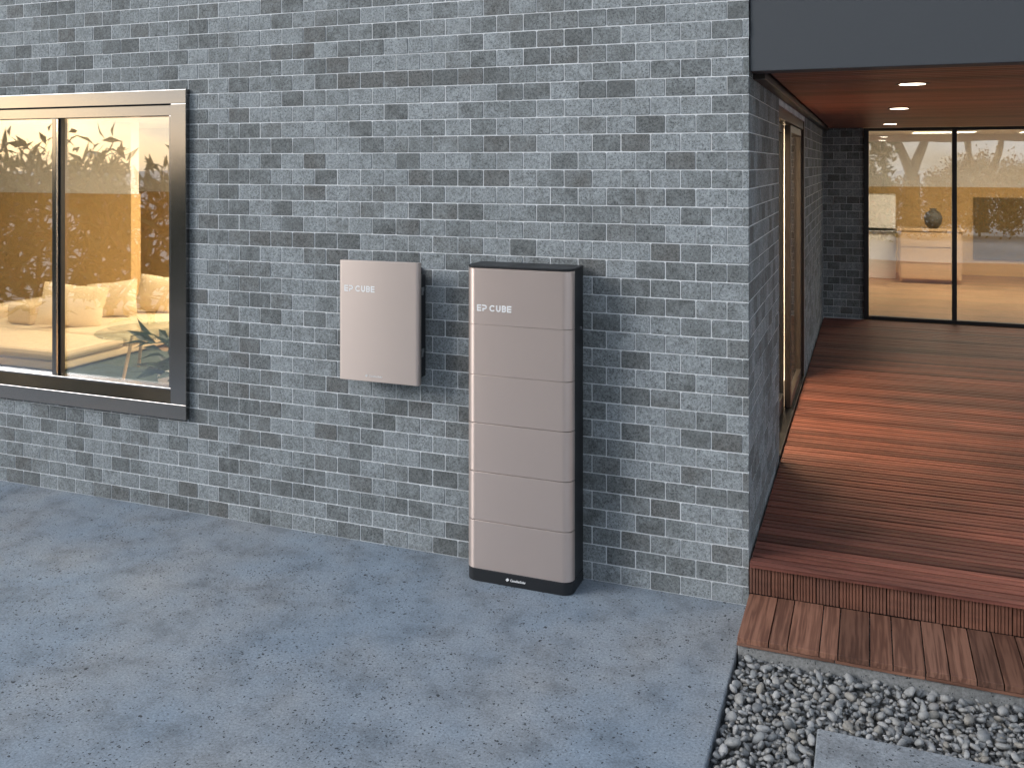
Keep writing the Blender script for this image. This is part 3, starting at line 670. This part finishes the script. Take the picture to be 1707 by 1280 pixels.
# ================================================================== LIGHTS OF THE HOUSE
names = ['nearest', 'middle', 'farthest']
for (x, y), nm in zip(((0.793, 1.126), (0.791, 3.641), (0.782, 6.804)), names):
    t = thing('downlight', f'round recessed downlight glowing in the timber ceiling, {nm} of the three', 'downlight', (x, y, ZC), 'terrace downlights')
    MB().lathe([(0.072, -0.003), (0.092, -0.003), (0.093, -0.001), (0.093, 0.0), (0.072, 0.0)], 28).build('trim_ring', M['dark'], t)
    MB().lathe([(0.0005, -0.0025), (0.0715, -0.0025), (0.0715, -0.0005), (0.0005, -0.0005)], 28).build('lens', M['spot'], t)
def room_lamp(x, y, label, power, col=(1.0, 0.84, 0.64), sx=0.9, sy=0.5):
    t = thing('ceiling_lamp', label, 'ceiling lamp', (x, y, ZI), 'warm lamps inside the rooms')
    MB().box(-sx / 2, sx / 2, -sy / 2, sy / 2, -0.05, 0.0, 0.004).build('lamp_body', M['panel'], t)
    MB().box(-sx / 2 + 0.03, sx / 2 - 0.03, -sy / 2 + 0.03, sy / 2 - 0.03, -0.056, -0.0505).build('diffuser', M['lamp'], t)
    d = bpy.data.lights.new('lamp_light', 'AREA'); d.shape = 'RECTANGLE'; d.size = sx; d.size_y = sy; d.energy = power; d.color = col
    o = bpy.data.objects.new('lamp_light', d); COL.objects.link(o); o.parent = t; o.location = (0, 0, -0.06)
room_lamp(-1.3, 2.95, 'flat warm ceiling lamp inside the living room near the sliding door', 350, (1.0, 0.76, 0.50), sx=1.3, sy=2.3)
room_lamp(-5.4, 1.7, 'flat warm ceiling lamp inside the living room behind the front window', 40)
room_lamp(-8.6, 2.2, 'flat warm ceiling lamp inside the living room above the sofa', 28)
room_lamp(-6.0, 4.8, 'flat warm ceiling lamp inside the living room by its back wall', 130)
room_lamp(1.6, 10.6, 'flat warm ceiling lamp inside the back room above the floor before the dresser', 55)
room_lamp(3.1, 10.9, 'flat warm ceiling lamp inside the back room on its right side', 50)

# ================================================================== LIVING ROOM
sofa = thing('sofa', 'cream upholstered sofa seen through the front window', 'sofa', (-7.6, 3.0, ZF))
def soft(x0, x1, y0, y1, z0, z1, b): return MB().box(x0, x1, y0, y1, z0, z1, b)
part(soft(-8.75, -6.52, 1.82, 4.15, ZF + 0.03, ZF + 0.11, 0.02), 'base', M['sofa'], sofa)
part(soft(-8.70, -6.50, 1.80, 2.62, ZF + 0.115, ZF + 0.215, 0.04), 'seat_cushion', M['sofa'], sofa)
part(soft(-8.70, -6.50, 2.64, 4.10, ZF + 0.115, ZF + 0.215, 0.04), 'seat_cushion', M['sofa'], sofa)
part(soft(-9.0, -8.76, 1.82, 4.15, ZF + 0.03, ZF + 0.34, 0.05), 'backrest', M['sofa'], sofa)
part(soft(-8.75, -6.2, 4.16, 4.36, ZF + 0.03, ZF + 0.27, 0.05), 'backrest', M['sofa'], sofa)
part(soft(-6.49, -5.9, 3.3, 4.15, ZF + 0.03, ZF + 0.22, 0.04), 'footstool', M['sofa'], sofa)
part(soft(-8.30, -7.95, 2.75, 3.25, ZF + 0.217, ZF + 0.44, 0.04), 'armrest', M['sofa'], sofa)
for (x, y) in ((-8.6, 1.95), (-6.65, 1.95), (-6.65, 4.0), (-8.6, 4.0)): part(MB().box(x - .03, x + .03, y - .03, y + .03, ZF, ZF + 0.032), 'leg', M['dark'], sofa)
def pillow(loc, size, rot, label, hh=0.72):
    n = 10; b = MB(); v = []; f = []
    for s in (1, -1):
        for i in range(n + 1):
            for j in range(n + 1):
                u, q = 2 * i / n - 1, 2 * j / n - 1; k = max(0, (1 - u * u) * (1 - q * q)) ** 0.42
                pinch = 1 - 0.07 * (1 - abs(u * q) ** 0.5) * (abs(u) > .99 or abs(q) > .99)
                v.append((u * 0.5 * size * pinch, s * k * 0.085, q * 0.5 * size * pinch * hh))
    for s in range(2):
        o_ = s * (n + 1) ** 2
        for i in range(n):
            for j in range(n):
                a = o_ + i * (n + 1) + j; q = (a, a + n + 1, a + n + 2, a + 1); f.append(q if s == 0 else q[::-1])
    b.add(v, f, True); o = b.build('cushion', M['cushion']); o.location = loc; o.rotation_euler = rot
    return tag(o, label, 'cushion', 'cushions on the sofa')
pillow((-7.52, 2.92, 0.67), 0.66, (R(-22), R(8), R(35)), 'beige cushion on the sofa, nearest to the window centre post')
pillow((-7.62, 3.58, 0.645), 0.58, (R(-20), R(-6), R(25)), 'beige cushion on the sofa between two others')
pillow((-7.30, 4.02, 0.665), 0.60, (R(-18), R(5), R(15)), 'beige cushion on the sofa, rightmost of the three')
tb = thing('coffee_table', 'low round glass coffee table in front of the sofa', 'table', (-5.75, 2.15, ZF))
MB().lathe([(0.0, 0.40), (0.48, 0.40), (0.485, 0.406), (0.48, 0.412), (0.0, 0.412)], 40).build('table_top', mat_glass('table_glass', 0.1, (0.8, 0.86, 0.84)), tb)
for a in (30, 150, 270): MB().tube([(0.34 * math.cos(R(a)), 0.34 * math.sin(R(a)), 0.0), (0.22 * math.cos(R(a)), 0.22 * math.sin(R(a)), 0.399)], 0.016, 8).build('leg', M['oak'], tb)
tag(MB().box(-7.2, -4.6, 1.0, 3.0, ZF + 0.001, ZF + 0.012, 0.003).build('rug', M['rug']), 'dark green rug under the coffee table in the living room', 'rug')

# foliage helpers
def leaf_mesh(name, pts, dirs, ln, wd, mat, parent, seed, fold=0.25):
    rs = np.random.RandomState(seed); n = len(pts); P = np.array(pts); D = np.array(dirs); D /= np.linalg.norm(D, axis=1)[:, None] + 1e-9
    up = rs.normal(size=(n, 3)) * 0.7 + np.array((0, 0, 1.0)); S = np.cross(D, up); S /= np.linalg.norm(S, axis=1)[:, None] + 1e-9; N = np.cross(S, D)
    L = ln * rs.uniform(0.6, 1.25, n)[:, None]; W = wd * rs.uniform(0.7, 1.2, n)[:, None]
    v = np.stack([P, P + D * L * .45 + S * W * .5 + N * W * fold, P + D * L - N * L * 0.12, P + D * L * .45 - S * W * .5 + N * W * fold, P + D * L * 0.5], 1).reshape(-1, 3)
    b = np.arange(n)[:, None] * 5; f = np.concatenate([b + np.array((0, 1, 4)), b + np.array((1, 2, 4)), b + np.array((4, 2, 3)), b + np.array((0, 4, 3))], 0)
    me = bpy.data.meshes.new(name); me.from_pydata(v.tolist(), [], f.tolist()); me.materials.append(mat)
    a = me.attributes.new('tint', 'FLOAT', 'POINT'); a.data.foreach_set('value', np.repeat(rs.rand(n), 5))
    return link(name, me, parent)
def grow(rg, base, d, length, rad, depth, tubes, tips, spread=0.55):
    pts = [base]; p = base; n = 4
    for i in range(n):
        d = (d + Vector((rg.gauss(0, .12), rg.gauss(0, .12), rg.gauss(0.04, .06)))).normalized(); p = p + d * length / n; pts.append(p)
        if depth <= 1: tips.append((p, d))
    tubes.tube(pts, [rad * (1 - 0.45 * i / n) for i in range(n + 1)], 6)
    if depth > 0:
        for k in range(rg.choice((2, 3))):
            a = Vector((rg.gauss(0, 1), rg.gauss(0, 1), rg.gauss(0.1, .5))).normalized()
            grow(rg, p, (d + a * spread * rg.uniform(.7, 1.4)).normalized(), length * rg.uniform(.6, .85), rad * 0.55, depth - 1, tubes, tips, spread)
def tree(name, label, cat, loc, trunk_h, rad, depth, length, nleaf, ln, wd, leafmat, seed, fork=2, group=None, spread=0.55, low=0.0):
    rg = random.Random(seed); t = thing(name, label, cat, loc, group); tb_ = MB(); tips = []
    if trunk_h > 0.05: tb_.tube([(0, 0, -0.1), (0.02, 0.01, trunk_h * .5), (0, 0, trunk_h)], [rad * 1.25, rad * 1.02, rad], 10)
    for k in range(fork):
        a = 2 * math.pi * k / fork + rg.uniform(-.3, .3) + 0.2
        grow(rg, Vector((0, 0, max(trunk_h - 0.04, 0))), Vector((math.cos(a) * spread, math.sin(a) * spread, 1)).normalized(), length, rad * 0.75, depth, tb_, tips, spread)
    tb_.build('trunk', M['bark'], t); rs = random.Random(seed + 1); P = []; D = []
    for i in range(nleaf):
        p, d = tips[rs.randrange(len(tips))]
        if rs.random() < low: p = Vector((p.x * rs.uniform(.6, 1.1), p.y * rs.uniform(.6, 1.1), p.z * rs.uniform(0.12, 0.9)))
        P.append(tuple(p + Vector((rs.gauss(0, .16), rs.gauss(0, .16), rs.gauss(0, .13))))); q = d + Vector((rs.gauss(0, .8), rs.gauss(0, .8), rs.gauss(0, .6))); D.append(tuple(q))
    leaf_mesh('crown', P, D, ln, wd, leafmat, t, seed); return t
pl_ = thing('added_plant', 'dark green potted plant by the window, added for leaves mirrored in the glass', 'plant', (-4.62, 1.25, ZF))  # added plant, stands in for dark leaves mirrored in the window
MB().lathe([(0.0, 0.0), (0.13, 0.0), (0.17, 0.28), (0.16, 0.30), (0.14, 0.27), (0.0, 0.26)], 24).build('pot', M['panel'], pl_)
rs = random.Random(8); P = []; D = []
for i in range(70):
    a = rs.uniform(0, 6.28); h = rs.uniform(0.26, 0.62); r_ = rs.uniform(0.02, 0.22); P.append((r_ * math.cos(a), r_ * math.sin(a), h)); D.append((math.cos(a), math.sin(a), rs.uniform(-.2, 1.0)))
leaf_mesh('foliage', P, D, 0.24, 0.075, M['house_leaf'], pl_, 4)

# ================================================================== BACK ROOM
dr = thing('dresser', 'light oak dresser with three wide drawers in the back room', 'dresser', (1.47, 12.2, ZF))
part(MB().box(1.02, 1.97, 12.02, 12.5, ZF + 0.06, 1.10, 0.004), 'carcass', M['oak'], dr)
part(MB().box(0.99, 2.0, 11.98, 12.52, 1.102, 1.14, 0.004), 'dresser_top', M['oak'], dr)
for i in range(3): part(MB().box(1.04, 1.95, 11.998, 12.018, ZF + 0.08 + i * 0.262, ZF + 0.33 + i * 0.262, 0.004), 'drawer', M['oak'], dr)
for x in (1.05, 1.92): part(MB().box(x - .02, x + .02, 12.05, 12.09, ZF, ZF + 0.06), 'leg', M['oak'], dr)
vz = thing('vase', 'round dark vase on the dresser in the back room', 'vase', (1.55, 12.22, 1.141))
MB().lathe([(0.0, 0.0), (0.07, 0.0), (0.13, 0.08), (0.145, 0.17), (0.11, 0.26), (0.05, 0.30), (0.055, 0.33), (0.045, 0.33), (0.04, 0.30), (0.0, 0.28)], 24).build('body', M['vase'], vz)
pa = thing('painting', 'large dark olive canvas on the back room wall', 'painting', (2.9, 13.55, 0.9))
part(MB().box(2.28, 3.55, 13.55, 13.585, 0.52, 1.62, 0.004), 'canvas', M['olive'], pa)
cb_ = thing('wall_cabinet', 'white lacquered cabinet at the left of the back room', 'cabinet', (0.5, 12.7, ZF))
part(MB().box(0.02, 0.98, 12.6, 13.3, 1.10, 1.68, 0.006), 'upper_unit', M['panel'], cb_)
part(MB().box(0.02, 0.98, 12.55, 13.3, ZF, 1.02, 0.006), 'lower_unit', M['panel'], cb_)
part(MB().box(0.02, 1.0, 12.50, 13.3, 1.025, 1.06, 0.004), 'worktop', M['steel'], cb_)

# ================================================================== GARDEN SEEN IN THE GLASS, PLUS AN ADDED UNSEEN HEDGE
i = 0
sh = ['leftmost of the row', 'second from the left', 'middle of the row', 'second from the right', 'rightmost of the row']
for x, y, s in ((-13.2, -6.6, 2.3), (-11.9, -6.2, 2.75), (-10.6, -6.5, 2.45), (-9.4, -6.1, 2.6), (-8.3, -6.4, 2.2)):
    tree('laurel_shrub', f'laurel shrub mirrored in the front window, {sh[i]}', 'shrub', (x, y, -0.16), 0.12, 0.05, 3, s * 0.38, 800, 0.32, 0.095, M['laurel'], 40 + i, 5, 'shrubs mirrored in the front window', 0.6, 0.6); i += 1
i = 0
ar = ['leftmost', 'second from the left', 'third from the left', 'rightmost']
for x, y, s in ((0.9, -13.2, 1.9), (2.5, -12.6, 2.1), (3.9, -13.4, 2.8), (5.4, -13.0, 2.6)):
    tree('autumn_shrub', f'russet autumn shrub mirrored in the terrace glazing, {ar[i]} of the row', 'shrub', (x, y, -0.16), 0.15, 0.04, 3, s * 0.36, 4200, 0.13, 0.075, M['autumn'], 60 + i, 5, 'shrubs mirrored in the terrace glazing', 0.6, 0.6); i += 1
tree('forked_tree', 'tall tree with a forked trunk mirrored in the left terrace pane', 'tree', (1.9, -14.5, -0.16), 2.0, 0.26, 4, 2.2, 4200, 0.16, 0.09, M['autumn'], 81, 2, None, 0.45)
tree('slender_tree', 'slender tree mirrored in the right terrace pane', 'tree', (4.2, -15.5, -0.16), 1.2, 0.20, 4, 2.3, 4200, 0.16, 0.09, M['autumn'], 83, 3, None, 0.32)

hg = thing('added_dark_hedge', 'tall dark evergreen hedge added out of view to darken the tower reflections', 'hedge', (-3.2, -10.5, -0.16))  # added unseen hedge: darkens what the tower's flat face reflects
rs = random.Random(21); P = []; D = []
for i in range(9000):
    x, y, z = rs.uniform(-4.6, 4.4), rs.choice((-1, 1)) * rs.uniform(0.35, 0.75), rs.uniform(0.05, 5.2)
    if rs.random() < 0.12: y, z = rs.uniform(-0.7, 0.7), 5.1 + rs.random() * 0.3
    P.append((x, y, z)); D.append((rs.gauss(0, .6), math.copysign(1, y) * abs(rs.gauss(0.5, .5)), rs.gauss(0.4, .6)))
leaf_mesh('foliage', P, D, 0.34, 0.17, M['laurel'], hg, 77)
mb = MB()
for k in range(9): mb.tube([(-4.3 + k * 1.05, 0, -0.1), (-4.3 + k * 1.05 + 0.05, 0.05, 2.4), (-4.3 + k * 1.05, 0, 4.9)], [0.09, 0.06, 0.02], 6)
mb.build('stems', M['bark'], hg)
